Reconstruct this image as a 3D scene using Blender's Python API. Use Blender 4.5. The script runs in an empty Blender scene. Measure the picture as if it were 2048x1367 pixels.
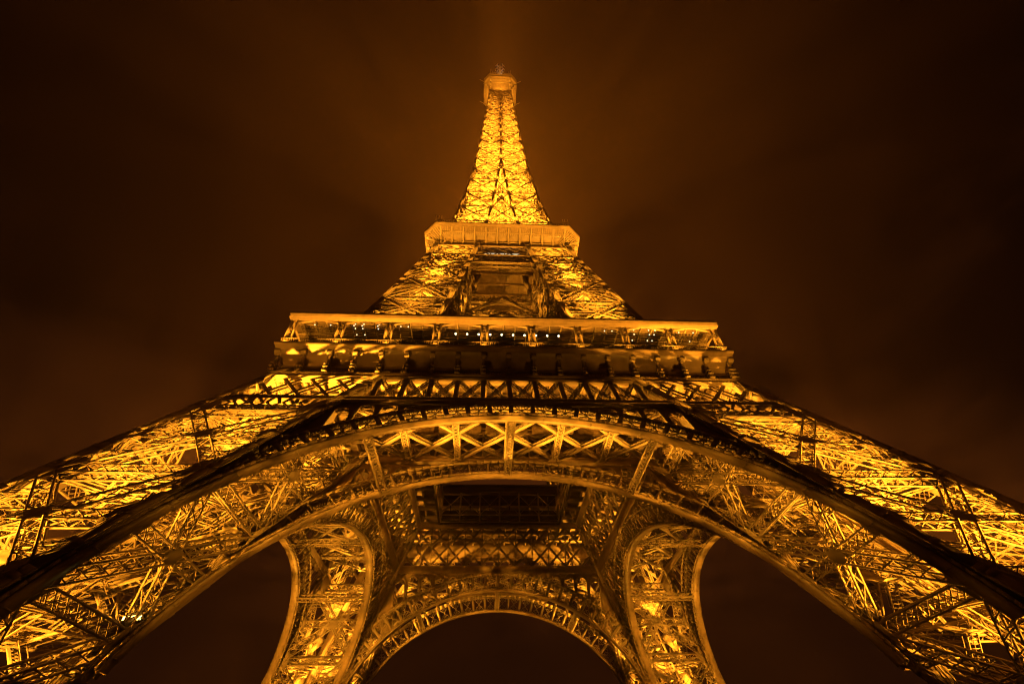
import bpy, math, random
import numpy as np
from mathutils import Vector, Matrix, Euler

random.seed(4)
rng = np.random.default_rng(4)
sc = bpy.context.scene
COL = sc.collection
R = math.radians

# ------------------------------------------------------------------ camera, sky, exposure
CAM = (-3.036, -89.043, 4.98)
YAW, PITCH, ROLL = 0.0661, 0.7826, -0.0265
cd = bpy.data.cameras.new('camera')
cam = bpy.data.objects.new('camera', cd)
COL.objects.link(cam)
fwd = Vector((math.sin(YAW)*math.cos(PITCH), math.cos(YAW)*math.cos(PITCH), math.sin(PITCH)))
right = Vector((math.cos(YAW), -math.sin(YAW), 0))
up = right.cross(fwd)
r2 = right*math.cos(ROLL) + up*math.sin(ROLL)
u2 = up*math.cos(ROLL) - right*math.sin(ROLL)
M = Matrix((r2, u2, -fwd)).transposed().to_4x4()
M.translation = Vector(CAM)
cam.matrix_world = M
cd.sensor_width = 36
cd.lens = 975.04/2048*36
cd.clip_start = 0.1
cd.clip_end = 5000
sc.camera = cam

sc.view_settings.view_transform = 'Standard'
sc.view_settings.look = 'None'
sc.view_settings.exposure = 0
sc.view_settings.gamma = 1
sc.cycles.max_bounces = 1
sc.cycles.diffuse_bounces = 1
sc.cycles.glossy_bounces = 1
sc.cycles.transmission_bounces = 2
sc.cycles.volume_bounces = 0
sc.cycles.transparent_max_bounces = 8
sc.cycles.caustics_reflective = False
sc.cycles.caustics_refractive = False
sc.cycles.filter_width = 1.2
sc.cycles.use_adaptive_sampling = False
sc.cycles.denoising_prefilter = 'ACCURATE'
sc.cycles.sample_clamp_direct = 9
sc.cycles.sample_clamp_indirect = 1.0

def node(nt, t, loc=(0, 0), **kw):
    n = nt.nodes.new(t)
    for k, v in kw.items():
        setattr(n, k, v)
    return n

W = bpy.data.worlds.new('World')
sc.world = W
W.use_nodes = True
nt = W.node_tree
nt.nodes.clear()
out = node(nt, 'ShaderNodeOutputWorld')
bg = node(nt, 'ShaderNodeBackground')
tc = node(nt, 'ShaderNodeTexCoord')
# clouds lie in a flat layer: direction / height gives their plan position
sep = node(nt, 'ShaderNodeSeparateXYZ')
mx = node(nt, 'ShaderNodeMath', operation='MAXIMUM'); mx.inputs[1].default_value = 0.12
dv = node(nt, 'ShaderNodeVectorMath', operation='DIVIDE')
cmb = node(nt, 'ShaderNodeCombineXYZ')
no1 = node(nt, 'ShaderNodeTexNoise'); no1.inputs['Scale'].default_value = 1.5; no1.inputs['Detail'].default_value = 6; no1.inputs['Roughness'].default_value = 0.55
no1.inputs['Distortion'].default_value = 0.4
no2 = node(nt, 'ShaderNodeTexNoise'); no2.inputs['Scale'].default_value = 0.42; no2.inputs['Detail'].default_value = 2
mul = node(nt, 'ShaderNodeMath', operation='MULTIPLY')
rmp = node(nt, 'ShaderNodeValToRGB')
rmp.color_ramp.elements[0].position = 0.16; rmp.color_ramp.elements[0].color = (0.0010, 0.0004, 0.00025, 1)
rmp.color_ramp.elements[1].position = 0.40; rmp.color_ramp.elements[1].color = (0.036, 0.0088, 0.0017, 1)
L = nt.links.new
L(tc.outputs['Generated'], sep.inputs[0])
L(sep.outputs['Z'], mx.inputs[0])
for i in range(3):
    L(mx.outputs[0], cmb.inputs[i])
L(tc.outputs['Generated'], dv.inputs[0]); L(cmb.outputs[0], dv.inputs[1])
L(dv.outputs[0], no1.inputs['Vector']); L(dv.outputs[0], no2.inputs['Vector'])
L(no1.outputs['Fac'], mul.inputs[0]); L(no2.outputs['Fac'], mul.inputs[1])
lo = node(nt, 'ShaderNodeMapRange'); lo.inputs['From Min'].default_value = 0.16; lo.inputs['From Max'].default_value = 0.42; lo.interpolation_type = 'SMOOTHSTEP'
mixf = node(nt, 'ShaderNodeMix'); mixf.data_type = 'FLOAT'; mixf.inputs['A'].default_value = 0.235
L(sep.outputs['Z'], lo.inputs['Value']); L(lo.outputs[0], mixf.inputs['Factor']); L(mul.outputs[0], mixf.inputs['B'])
L(mixf.outputs['Result'], rmp.inputs['Fac'])
el = node(nt, 'ShaderNodeMapRange'); el.inputs['From Min'].default_value = 0.45; el.inputs['From Max'].default_value = 0.82
el.inputs['To Min'].default_value = 1.25; el.inputs['To Max'].default_value = 0.3; el.interpolation_type = 'SMOOTHSTEP'
L(sep.outputs['Z'], el.inputs['Value'])
L(el.outputs[0], bg.inputs['Strength'])
L(rmp.outputs['Color'], bg.inputs['Color'])
L(bg.outputs[0], out.inputs['Surface'])

# ------------------------------------------------------------------ materials
def pmat(name, col, rough=0.55, metal=0.0, var=0.25, scale=0.6, spec=0.4):
    m = bpy.data.materials.new(name); m.use_nodes = True
    t = m.node_tree; b = t.nodes['Principled BSDF']
    b.inputs['Roughness'].default_value = rough
    b.inputs['Metallic'].default_value = metal
    b.inputs['Specular IOR Level'].default_value = spec
    tc = node(t, 'ShaderNodeTexCoord')
    n = node(t, 'ShaderNodeTexNoise'); n.inputs['Scale'].default_value = scale; n.inputs['Detail'].default_value = 5
    r = node(t, 'ShaderNodeValToRGB')
    r.color_ramp.elements[0].position = 0.3; r.color_ramp.elements[1].position = 0.7
    c = np.array(col)
    r.color_ramp.elements[0].color = (*(c*(1-var)), 1)
    r.color_ramp.elements[1].color = (*(c*(1+var)), 1)
    t.links.new(tc.outputs['Object'], n.inputs['Vector'])
    t.links.new(n.outputs['Fac'], r.inputs['Fac'])
    t.links.new(r.outputs['Color'], b.inputs['Base Color'])
    return m

def emat(name, col, s):
    m = bpy.data.materials.new(name); m.use_nodes = True
    b = m.node_tree.nodes['Principled BSDF']
    b.inputs['Base Color'].default_value = (0.8, 0.8, 0.75, 1)
    b.inputs['Emission Color'].default_value = (*col, 1)
    b.inputs['Emission Strength'].default_value = s
    return m

IRON = pmat('iron_paint', (0.30, 0.225, 0.15), 0.5, 0, 0.2, 0.35)
IRON2 = pmat('iron_paint_plate', (0.28, 0.20, 0.13), 0.42, 0, 0.22, 0.8)
GLASS = pmat('dark_glazing', (0.03, 0.022, 0.018), 0.12, 0, 0.2, 1.0, 0.6)
CANVAS = pmat('brown_canvas', (0.22, 0.15, 0.09), 0.85, 0, 0.35, 2.5)
PANEL = pmat('brown_panel', (0.17, 0.12, 0.08), 0.5, 0, 0.3, 0.9)
NETTING = pmat('dark_netting', (0.05, 0.035, 0.026), 0.8, 0, 0.3, 1.5)
GILT = pmat('gilt_letters', (0.55, 0.38, 0.16), 0.35, 0.3, 0.1, 3)
MAST = pmat('pale_antenna_paint', (0.75, 0.68, 0.6), 0.5, 0, 0.1, 1)
HOUSING = pmat('lamp_housing', (0.05, 0.05, 0.05), 0.5, 0.4, 0.2, 3)
GROUND = pmat('asphalt_gravel', (0.12, 0.105, 0.085), 0.9, 0, 0.3, 0.4)
LAMPW = emat('lamp_white', (1.0, 0.80, 0.48), 7)
LAMPS = emat('lamp_small', (1.0, 0.82, 0.5), 2.2)
LAMPY = emat('lamp_sodium', (1.0, 0.62, 0.12), 12)
SIGNW = emat('lit_window', (1.0, 0.85, 0.55), 0.9)

# ------------------------------------------------------------------ mesh builder
def nrm(v):
    v = np.asarray(v, float)
    return v/np.maximum(np.linalg.norm(v, axis=-1, keepdims=True), 1e-9)

class MB:
    def __init__(s):
        s.v = []; s.f = []; s.n = 0
    def add(s, V, F):
        V = np.asarray(V, float).reshape(-1, 3)
        s.v.append(V); s.f.append(np.asarray(F, int) + s.n); s.n += len(V)
    def bars(s, P0, P1, w, h=None, up=(0, 0, 1), cap=True):
        P0 = np.atleast_2d(np.asarray(P0, float)); P1 = np.atleast_2d(np.asarray(P1, float))
        n = len(P0)
        if n == 0: return
        h = w if h is None else h
        a = nrm(P1 - P0)
        U = np.broadcast_to(np.asarray(up, float), (n, 3)).copy()
        bad = np.abs((nrm(U)*a).sum(1)) > 0.98
        U[bad] = (0.3, 1, 0.1)
        sd = nrm(np.cross(a, U)); u = np.cross(sd, a)
        w2 = np.broadcast_to(np.asarray(w, float)/2, (n,))[:, None]; h2 = np.broadcast_to(np.asarray(h, float)/2, (n,))[:, None]
        V = np.stack([P0-sd*w2-u*h2, P0+sd*w2-u*h2, P0+sd*w2+u*h2, P0-sd*w2+u*h2,
                      P1-sd*w2-u*h2, P1+sd*w2-u*h2, P1+sd*w2+u*h2, P1-sd*w2+u*h2], 1).reshape(-1, 3)
        q = [[0, 1, 5, 4], [1, 2, 6, 5], [2, 3, 7, 6], [3, 0, 4, 7]]
        if cap: q += [[3, 2, 1, 0], [4, 5, 6, 7]]
        q = np.array(q)
        F = (q[None] + 8*np.arange(n)[:, None, None]).reshape(-1, 4)
        s.add(V, F)
    def bar(s, a, b, w, h=None, up=(0, 0, 1)):
        s.bars([a], [b], w, h, up)
    def poly(s, pts, w, h=None, up=(0, 0, 1)):
        pts = np.asarray(pts, float)
        s.bars(pts[:-1], pts[1:], w, h, up)
    def box(s, lo, hi):
        x0, y0, z0 = lo; x1, y1, z1 = hi
        V = [(x0, y0, z0), (x1, y0, z0), (x1, y1, z0), (x0, y1, z0), (x0, y0, z1), (x1, y0, z1), (x1, y1, z1), (x0, y1, z1)]
        s.add(V, [[3, 2, 1, 0], [4, 5, 6, 7], [0, 1, 5, 4], [1, 2, 6, 5], [2, 3, 7, 6], [3, 0, 4, 7]])
    def loft(s, rings, close=True, cap=True):
        """rings: (m,k,3) successive cross-sections"""
        A = np.asarray(rings, float); m, k, _ = A.shape
        F = []
        for i in range(m-1):
            for j in range(k if close else k-1):
                j2 = (j+1) % k
                F.append([i*k+j, i*k+j2, (i+1)*k+j2, (i+1)*k+j])
        s.add(A, F)
        if cap and k == 4:
            s.add(A[0], [[3, 2, 1, 0]]); s.add(A[-1], [[0, 1, 2, 3]])
    def plate(s, pts, nv, t):
        """flat n-gon of thickness t, fanned from its centre"""
        P = np.asarray(pts, float); k = len(P); nv = nrm(nv)*t/2
        c = P.mean(0)
        V = np.concatenate([P+nv, P-nv, [c+nv], [c-nv]])
        F = []
        for i in range(k):
            j = (i+1) % k
            F.append([i, j, 2*k, 2*k]); F.append([k+j, k+i, 2*k+1, 2*k+1]); F.append([i, k+i, k+j, j])
        s.add(V, F)
    def build(s, name, mat, parent=None):
        V = np.concatenate(s.v) if s.v else np.zeros((0, 3)); F = np.concatenate(s.f)
        tri = F[:, 2] == F[:, 3]
        cnt = np.where(tri, 3, 4)
        st = np.concatenate([[0], np.cumsum(cnt)[:-1]])
        mask = np.ones(F.shape, bool); mask[tri, 3] = False
        idx = F[mask]
        me = bpy.data.meshes.new(name)
        me.vertices.add(len(V)); me.vertices.foreach_set('co', V.astype(np.float32).ravel())
        me.loops.add(len(idx)); me.loops.foreach_set('vertex_index', idx.astype(np.int32))
        me.polygons.add(len(F)); me.polygons.foreach_set('loop_start', st.astype(np.int32))
        me.polygons.foreach_set('loop_total', cnt.astype(np.int32))
        me.update(calc_edges=True); me.validate()
        me.materials.append(mat)
        o = bpy.data.objects.new(name, me); COL.objects.link(o)
        if parent: o.parent = parent
        return o

def lattice(mb, p0, p1, nv, w, h, c=0.13, b=0.10, pitch=None, dbl=True, sides=True, bt=0.035):
    """a built-up lattice girder: four angle bars, laced on the wide faces and on the narrow ones"""
    p0 = np.asarray(p0, float); p1 = np.asarray(p1, float)
    Lg = np.linalg.norm(p1-p0); a = (p1-p0)/Lg
    nv = np.asarray(nv, float); nv = nrm(nv - a*(a@nv)); v = np.cross(a, nv)
    ow, oh = v*w/2, nv*h/2
    P0 = [p0+i*ow+j*oh for i in (-1, 1) for j in (-1, 1)]
    P1 = [p1+i*ow+j*oh for i in (-1, 1) for j in (-1, 1)]
    mb.bars(P0, P1, c, c, nv)
    pitch = pitch or w
    n = max(2, int(round(Lg/pitch)))
    t = np.linspace(0, Lg, n+1)
    C = p0 + t[:, None]*a
    sg = np.where(np.arange(n+1) % 2 == 0, 1, -1)[:, None]
    for j in (-1, 1):
        Z = C + sg*ow + j*oh
        mb.bars(Z[:-1], Z[1:], b, bt, nv, cap=False)
        if dbl:
            Z = C - sg*ow + j*oh*(1-0.04)
            mb.bars(Z[:-1], Z[1:], b, bt, nv, cap=False)
    if sides:
        for i in (-1, 1):
            Z = C + sg*oh + i*ow
            mb.bars(Z[:-1], Z[1:], b, bt, v, cap=False)

# ------------------------------------------------------------------ the tower's profile
KZ = [0, 57, 75.4, 91.5, 106.9, 111.5, 129.1, 147.9, 177.9, 213.3, 231.2, 243, 266.4, 280]
KO = [60.18, 31.26, 25.75, 21.65, 17.75, 17.0, 13.8, 11.5, 9.1, 7.25, 6.45, 6.0, 5.1, 4.8]
IZ = [0, 57, 75.4, 91.5, 111, 129, 148.5, 178]
IW = [45.18, 16.26, 12.1, 9.8, 6.5, 4.05, 2.45, 0.12]
K = (60.18-31.26)/57
def wo(z): return np.interp(z, KZ, KO)
def wi(z): return np.interp(z, IZ, IW)

TOWER = bpy.data.objects.new('iron_tower', None); COL.objects.link(TOWER)
TOWER['label'] = 'giant lattice iron tower glowing gold under floodlights, seen from below its arches'
TOWER['category'] = 'tower'

def quarter(o, name=None):
    """copy a finished part (with its sub-parts) to the tower's other three sides"""
    res = [o]
    for q in range(1, 4):
        c = o.copy(); COL.objects.link(c); c.parent = o.parent
        c.rotation_euler = (0, 0, q*math.pi/2)
        for ch in o.children:
            d = ch.copy(); COL.objects.link(d); d.parent = c
        res.append(c)
    return res

# ------------------------------------------------------------------ piers
def corner(ix, iy, z):
    f = (wo, wi)
    return np.array([-f[ix](z), -f[iy](z), z])

FACES = [((0, 0), (1, 0), (0, -1, 0)), ((0, 1), (1, 1), (0, 1, 0)),
         ((0, 0), (0, 1), (-1, 0, 0)), ((1, 0), (1, 1), (1, 0, 0))]

def face_normal(A0, B0, A1, hint):
    n = nrm(np.cross(B0-A0, A1-A0))
    return n if n @ np.asarray(hint, float) > 0 else -n

def hub(mb, c, a, b, n, t, s=1.0):
    n = nrm(n)
    a = nrm(a)*s; b = nrm(b)*s
    pts = [c+a*.9+b*.35, c+a*.35+b*.8, c-a*.35+b*.8, c-a*.9+b*.35, c-a*.9-b*.35, c-a*.35-b*.8, c+a*.35-b*.8, c+a*.9-b*.35]
    for k in (-.5, .5):
        mb.plate([p+n*t*k for p in pts], n, .05)

def pier(name, zb, zlo, ztop, chord_w, lw, lh, lc, lb, pf=1.25, dbl=True):
    root = bpy.data.objects.new(name, None); COL.objects.link(root); root.parent = TOWER
    zs = np.array([zlo] + [z for z in zb if zlo < z < ztop] + [ztop])
    zz = np.unique(np.concatenate([zs, np.linspace(zlo, ztop, 8)]))
    for ix in (0, 1):
        for iy in (0, 1):
            mb = MB()
            P = np.array([corner(ix, iy, z) for z in zz])
            mb.poly(P, chord_w, chord_w, (1, 0, 0))
            # flange angles and splice plates make the riveted box
            for sx in (-1, 1):
                for sy in (-1, 1):
                    mb.poly(P + np.array([sx*chord_w*.5, sy*chord_w*.5, 0]), 0.16, 0.16, (1, 0, 0))
            for z in np.arange(zlo+2, ztop-1, 3.1):
                mb.bar(corner(ix, iy, z), corner(ix, iy, z+.45), chord_w*1.06, chord_w*1.06, (1, 0, 0))
            mb.build('corner_chord', IRON, root)
    for (ca, cb, hint) in FACES:
        A = lambda z: corner(*ca, z)
        B = lambda z: corner(*cb, z)
        nv = face_normal(A(zb[0]), B(zb[0]), A(zb[1]), hint)
        xb, hz = MB(), MB(); gs = xb
        for i in range(len(zb)-1):
            z0, z1 = zb[i], zb[i+1]
            if z1 <= zlo: continue
            a0, b0, a1, b1 = A(z0), B(z0), A(z1), B(z1)
            lattice(xb, a0, b1, nv, lw, lh, lc, lb, pitch=lw*pf, dbl=dbl)
            lattice(xb, b0, a1, nv, lw, lh*.96, lc, lb, pitch=lw*pf, dbl=dbl)
            d1, d2 = b1-a0, a1-b0
            # crossing point of the diagonals
            tt = np.linalg.lstsq(np.stack([d1, -d2], 1), b0-a0, rcond=None)[0]
            c = a0 + d1*tt[0]
            hub(gs, c, b0-a0, d1+d2, nv, lh*1.12, lw*.8)
            zc = c[2]
            hz = MB()
            lattice(hz, A(zc), B(zc), nv, lw*.85, lh*.9, lc, lb, pitch=lw*pf*.9, dbl=dbl)
            hz.build('horizontal_girder', IRON, root); hz = MB()
            lattice(hz, A(z1), B(z1), nv, lw*.95, lh*.93, lc, lb, pitch=lw*pf*.9, dbl=dbl)
            hz.build('horizontal_girder', IRON, root); hz = xb
            # short ties dividing the triangles
            for s_ in (0.25, 0.75):
                zq = z0+(z1-z0)*s_
                # points of the diagonals at that level
                e1 = a0 + d1*((zq-z0)/(z1-z0)); e2 = b0 + d2*((zq-z0)/(z1-z0))
                lo_, hi_ = (e1, e2)
                for P, Q in ((A(zq), e1 if s_ < .5 else e2), (B(zq), e2 if s_ < .5 else e1)):
                    if np.linalg.norm(P-Q) > 0.8:
                        lattice(hz, P, Q, nv, lw*.45, lh*.5, lc*.7, lb*.7, pitch=lw*pf, dbl=False, sides=False)
                        lattice(hz, (P+Q)/2, A(zc) if P is not None and np.linalg.norm(P-A(zq)) < 1e-6 else B(zc), nv, lw*.3, lh*.4, lc*.6, lb*.6, pitch=lw*pf, dbl=False, sides=False)
            # gussets on the chords
            for C_, D_ in ((A, B), (B, A)):
                for zq in (z1, zc):
                    p = C_(zq); e = nrm(D_(zq)-p); g = nrm(C_(zq+1)-p)
                    s_ = lw*(1.5 if zq == z1 else 1.0)
                    o_ = e*chord_w*.5
                    for k in (-.53, .53):
                        o2 = o_+nv*lh*k
                        gs.plate([p+o2+g*s_*1.3, p+o2+e*s_*.35+g*s_*1.0, p+o2+e*s_*.8+g*s_*.45, p+o2+e*s_*.8-g*s_*.45, p+o2+e*s_*.35-g*s_*1.0, p+o2-g*s_*1.3], nv, .05)
        xb.build('face_bracing', IRON, root)
    # horizontal frames inside
    for z in sorted([z for z in zb if zlo < z < ztop]):
        dp = MB()
        c = [corner(0, 0, z), corner(1, 0, z), corner(1, 1, z), corner(0, 1, z)]
        mid = [(c[i]+c[(i+1) % 4])/2 for i in range(4)]
        for i in range(4):
            lattice(dp, mid[i], mid[(i+1) % 4], (0, 0, 1), lw*.6, lh*.6, lc*.85, lb*.85, pitch=lw*pf, dbl=False, sides=False)
        lattice(dp, c[0], c[2], (0, 0, 1), lw*.55, lh*.7, lc*.85, lb*.85, pitch=lw*pf, dbl=False, sides=False)
        lattice(dp, c[1], c[3], (0, 0, 1), lw*.55, lh*.66, lc*.85, lb*.85, pitch=lw*pf, dbl=False, sides=False)
        dp.build('floor_frame', IRON, root)
    return root

ZB = [6, 18, 30, 42.1]
P_LOW = pier('pier', ZB, 3.3, 57.4, 1.25, 1.35, 1.0, 0.17, 0.115)

def sloped_path(u, v, z):   # point inside the front-left pier: u, v = 0 outer .. 1 inner
    return np.array([-(wo(z)*(1-u)+wi(z)*u), -(wo(z)*(1-v)+wi(z)*v), z])

# lift track: two plate girders with ties, running up the middle of the pier
lt = MB()
for s_ in (-1, 1):
    p0 = sloped_path(.5+.1*s_, .5-.1*s_, 4); p1 = sloped_path(.5+.1*s_, .5-.1*s_, 55)
    lt.bar(p0, p1, .35, 1.3, (0.7, 0.7, 1))
    d = nrm(np.array([1., 1, 0])); d = np.array([.7, .7, -.7])
    lattice(lt, p0+d*1.9, p1+d*1.9, (0.7, 0.7, -.7), .7, .7, .12, .1, pitch=1.2)
for z in np.arange(5, 55, 1.6):
    a = sloped_path(.6, .4, z); b = sloped_path(.4, .6, z)
    lt.bar(a, b, .28, .28)
    if int(z/1.6) % 3 == 0:
        lt.bar(a+np.array([0, 0, -1.9]), b, .16, .16); lt.bar(b+np.array([0, 0, -1.9]), a, .16, .16)
lt.build('lift_track', IRON2, P_LOW)
# stair flights zig-zagging up inside the pier
st = MB()
zz = np.arange(6, 55, 2.6)
for i, z in enumerate(zz[:-1]):
    u0, u1 = (.62, .9) if i % 2 == 0 else (.9, .62)
    p = sloped_path(u0, .8, z); q = sloped_path(u1, .8, zz[i+1])
    for o_ in (-.5, .5):
        st.bar(p+(0, o_, 0), q+(0, o_, 0), .08, .32)
        st.bar(p+(0, o_, 1.1), q+(0, o_, 1.1), .06, .06)
    n = 9
    for k in range(n):
        c = p+(q-p)*(k+.5)/n
        st.box(c-(.16, .5, .02), c+(.16, .5, .02))
    st.box(q-(.8, .9, .06), q+(.8, .9, .04))
    for ox in (-.7, .7):
        st.bar(q+(ox, -.8, 0), q+(ox, -.8, 1.1), .06)
st.build('staircase', IRON, P_LOW)

# a floodlight fixture: open box with a lens, on a bracket
def fixture():
    mb = MB()
    r = .42
    rings = [[(-r*.6, -r*.45, -.35), (r*.6, -r*.45, -.35), (r*.6, r*.45, -.35), (-r*.6, r*.45, -.35)],
             [(-r, -r*.75, 0), (r, -r*.75, 0), (r, r*.75, 0), (-r, r*.75, 0)]]
    mb.loft(rings)
    mb.bar((-r-.06, 0, -.1), (-r-.06, 0, -.75), .06); mb.bar((r+.06, 0, -.1), (r+.06, 0, -.75), .06)
    mb.bar((-r-.06, 0, -.75), (r+.06, 0, -.75), .08)
    return mb
FIX = fixture().build('floodlight', HOUSING, P_LOW)
POWER = 9.0
SOD = (1.0, 0.385, 0.02)
def spot(p, aim, watts, cone=120, blend=.7, rad=.2, parent=TOWER, col=SOD, smooth=0):
    ld = bpy.data.lights.new('flood_fill_beam', 'SPOT')  # serves the tower's floodlights and the added fill lamps
    ld.energy = watts*POWER; ld.color = col; ld.spot_size = R(cone); ld.spot_blend = blend; ld.shadow_soft_size = rad
    if smooth:      # a bank of lamps rather than one point: no scorching of whatever is nearest
        ld.use_nodes = True
        t = ld.node_tree; e = t.nodes['Emission']; f = t.nodes.new('ShaderNodeLightFalloff')
        f.inputs['Strength'].default_value = 1; f.inputs['Smooth'].default_value = smooth
        t.links.new(f.outputs['Quadratic'], e.inputs['Strength'])
    o = bpy.data.objects.new('flood_fill_beam', ld); COL.objects.link(o)
    o.parent = parent
    d = Vector(np.asarray(aim, float)-np.asarray(p, float))
    o.location = Vector(p); o.rotation_euler = d.to_track_quat('-Z', 'Y').to_euler()
    return o
def strip(p, aim, length, watts, spread, sides=(0, 1, 3), width=.15):
    """a long strip light along x, for floodlight rows and added fill"""
    ld = bpy.data.lights.new('flood_fill_row', 'AREA'); ld.shape = 'RECTANGLE'; ld.size = length; ld.size_y = width
    ld.energy = watts*POWER; ld.color = SOD; ld.spread = R(spread)
    for q in sides:
        o = bpy.data.objects.new('flood_fill_row', ld); COL.objects.link(o); o.parent = TOWER
        z = nrm(np.asarray(p, float)-np.asarray(aim, float)); x = np.array([1., 0, 0]); y = np.cross(z, x)
        m = Matrix(((x[0], y[0], z[0]), (x[1], y[1], z[1]), (x[2], y[2], z[2]))).to_4x4(); m.translation = Vector(p)
        o.matrix_local = Matrix.Rotation(q*math.pi/2, 4, 'Z') @ m
def rot4(p):
    x, y, z = p
    return [(x, y, z), (-y, x, z), (-x, -y, z), (y, -x, z)]
def pier_spots(p, aim, watts, cone, smooth, back=True):
    """the same lamp in all four piers: mirrored left-right, and on the river side of each pier"""
    for sx in (1, -1):
        spot((p[0]*sx, p[1], p[2]), (aim[0]*sx, aim[1], aim[2]), watts, cone=cone, smooth=smooth)
        if not back: continue
        z = p[2]; yb = float(wi(z)) + (p[1]+float(wo(z)))
        spot((p[0]*sx, yb, p[2]), (aim[0]*sx, -aim[1], aim[2]), watts, cone=cone, smooth=smooth)
def spot4(p, aim, watts, **k):
    for a, b in zip(rot4(p), rot4(aim)):
        spot(a, b, watts, **k)
first = True
def place_fix(p, aim, parent):
    global first
    d = Vector(np.asarray(aim, float)-np.asarray(p, float))
    o = FIX if first else FIX.copy()
    if not first: COL.objects.link(o)
    first = False
    o.parent = parent
    o.location = Vector(p) - d.normalized()*.5
    o.rotation_euler = d.to_track_quat('Z', 'Y').to_euler()

PW = 1.0
LOW = []
for z, pw, cone, uv in ((5.0, 34000, 122, ((.6, .3), (.3, .3))),
                        (15.5, 52000, 126, ((.6, .3), (.3, .3))),
                        (27.5, 56000, 130, ((.6, .3), (.28, .3))),
                        (39.0, 34000, 134, ((.45, .3),))):
    for (u, v) in uv:
        p = sloped_path(u, v, z); q = sloped_path(.5, .5, z); r_ = sloped_path(.5, .5, z+11)
        aim = np.array([(q[0]+r_[0])/2, (q[1]+r_[1])/2, z+11])
        place_fix(p, aim, P_LOW)
        LOW.append((p, aim, pw*PW, cone, u > .4))
PIERS = quarter(P_LOW)
for p, aim, pw, cone, back in LOW:
    pier_spots(p, aim, pw, cone, 0, back)

# ------------------------------------------------------------------ belts across the faces under the first floor
def fp(x, z, off=0.0):     # point on the outer front face plane
    return np.array([x, -(wo(z)-off), z])
SEC = math.sqrt(1+K*K)
NF = nrm(np.array([0, -1., -K]))*1.0
NF = nrm(np.cross((1, 0, 0), (0, K, 1)))      # outward face normal (towards -y, and up)
if NF[1] > 0: NF = -NF
BAY = 3.73
bl = MB()
for z, hh in ((42.1, .7), (44.8, .9), (51.7, .8)):
    w = float(wo(z))
    if z == 42.1:
        for s_ in (-1, 1):
            bl.bar(fp(s_*w, z), fp(s_*float(wi(z)), z), hh, .7, NF)
            bl.bar(fp(s_*w, z+.3, .4), fp(s_*float(wi(z)), z+.3, .4), .15, .9, (0, 0, 1))
    else:
        bl.bar(fp(-w, z), fp(w, z), hh, .8, NF)
        for dz in (-.42, .42):
            bl.bar(fp(-w, z+dz, -.1), fp(w, z+dz, -.1), .12, 1.1, NF)
belt = bl.build('belt_girder', IRON2, TOWER)
dl = MB()
# diamond lattice in front of the piers
for s_ in (-1, 1):
    for zl, zh, sp, wd in ((42.45, 44.4, 2.05, .34), (45.2, 51.3, BAY, .55)):
        run = (zh-zl)*(1.0 if wd < .5 else .8)
        for dr in (-1, 1):
            for x0 in np.arange(5, 50, sp):
                pts = []
                for t in np.linspace(0, 1, 15):
                    x = x0+dr*run*t; z = zl+(zh-zl)*t
                    if wi(z)-.1 < x < wo(z)+.1: pts.append((x, z))
                if len(pts) > 1:
                    off = .0 if dr > 0 else .09
                    a = fp(s_*pts[0][0], pts[0][1], off); b = fp(s_*pts[-1][0], pts[-1][1], off)
                    if wd > .5:
                        dl.bar(a, b, wd, .09, NF)
                        dl.bar(a+NF*-.45, b+NF*-.45, wd*.9, .07, NF)
                        n = max(2, int(np.linalg.norm(b-a)/.9)); t = np.linspace(0, 1, n+1)[:, None]
                        Q = a+(b-a)*t
                        dl.bars(Q[:-1], Q[1:]-NF*.45, .08, .04)
                    else:
                        dl.bar(a, b, wd, .08, NF)
# posts and crossed ties between the piers
zl, zh = 45.2, 51.3
xs = np.arange(-6, 7)*BAY
for x in xs:
    if abs(x) < wi(zl)+1:
        x1 = np.clip(x, -wi(zh), wi(zh))
        dl.bar(fp(x, zl), fp(x if abs(x) < wi(zh) else x1, zh if abs(x) < wi(zh) else float(np.interp(abs(x), [wi(zh), wi(zl)], [zh, zl]))), .62, .5, NF)
for i in range(len(xs)-1):
    xa, xb_ = xs[i], xs[i+1]
    if max(abs(xa), abs(xb_)) > wi(48.5): continue
    xa += .3; xb_ -= .3
    for (p, q, o_) in (((xa, zl), (xb_, zh), 0), ((xb_, zl), (xa, zh), .05)):
        lattice(dl, fp(*p, .12+o_), fp(*q, .12+o_), NF, .55, .3, .1, .09, pitch=.6)
dl.build('belt_lattice', IRON, belt)
quarter(belt)

# inner girder between the piers, and the plan bracing between outer and inner girders
def ip(x, z, off=0.0):
    return np.array([x, -(wi(z)+off), z])
ig = MB()
for z, hh in ((45.2, 1.3), (53.3, 1.1)):
    w = float(wi(z))
    ig.bar(ip(-w, z), ip(w, z), hh, .7, NF)
    for dz in (-hh/2, hh/2):
        ig.bar(ip(-w, z+dz), ip(w, z+dz), .1, 1.0, NF)
igo = ig.build('inner_girder', IRON2, TOWER)
il = MB()
zl, zh = 45.9, 52.8
xs = np.arange(-6, 7)*BAY
for x in xs:
    if abs(x) < wi(zh): il.bar(ip(x, zl), ip(x, zh), .22, .3, NF)
for dr in (-1, 1):
    for x0 in np.arange(-10, 11)*BAY:
        pts = [(x0+dr*2*BAY*t, zl+(zh-zl)*t) for t in np.linspace(0, 1, 25)]
        pts = [p for p in pts if abs(p[0]) < wi(p[1])]
        if len(pts) > 1:
            o_ = .1*dr
            a, b = ip(*pts[0], o_), ip(*pts[-1], o_)
            il.bar(a, b, .42, .1, NF)
            for e in (-.17, .17):
                v = nrm(np.cross(b-a, NF))*e
                il.bar(a+v-NF*.12, b+v-NF*.12, .07, .16, NF)
il.build('girder_lattice', IRON, igo)
quarter(igo)

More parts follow.
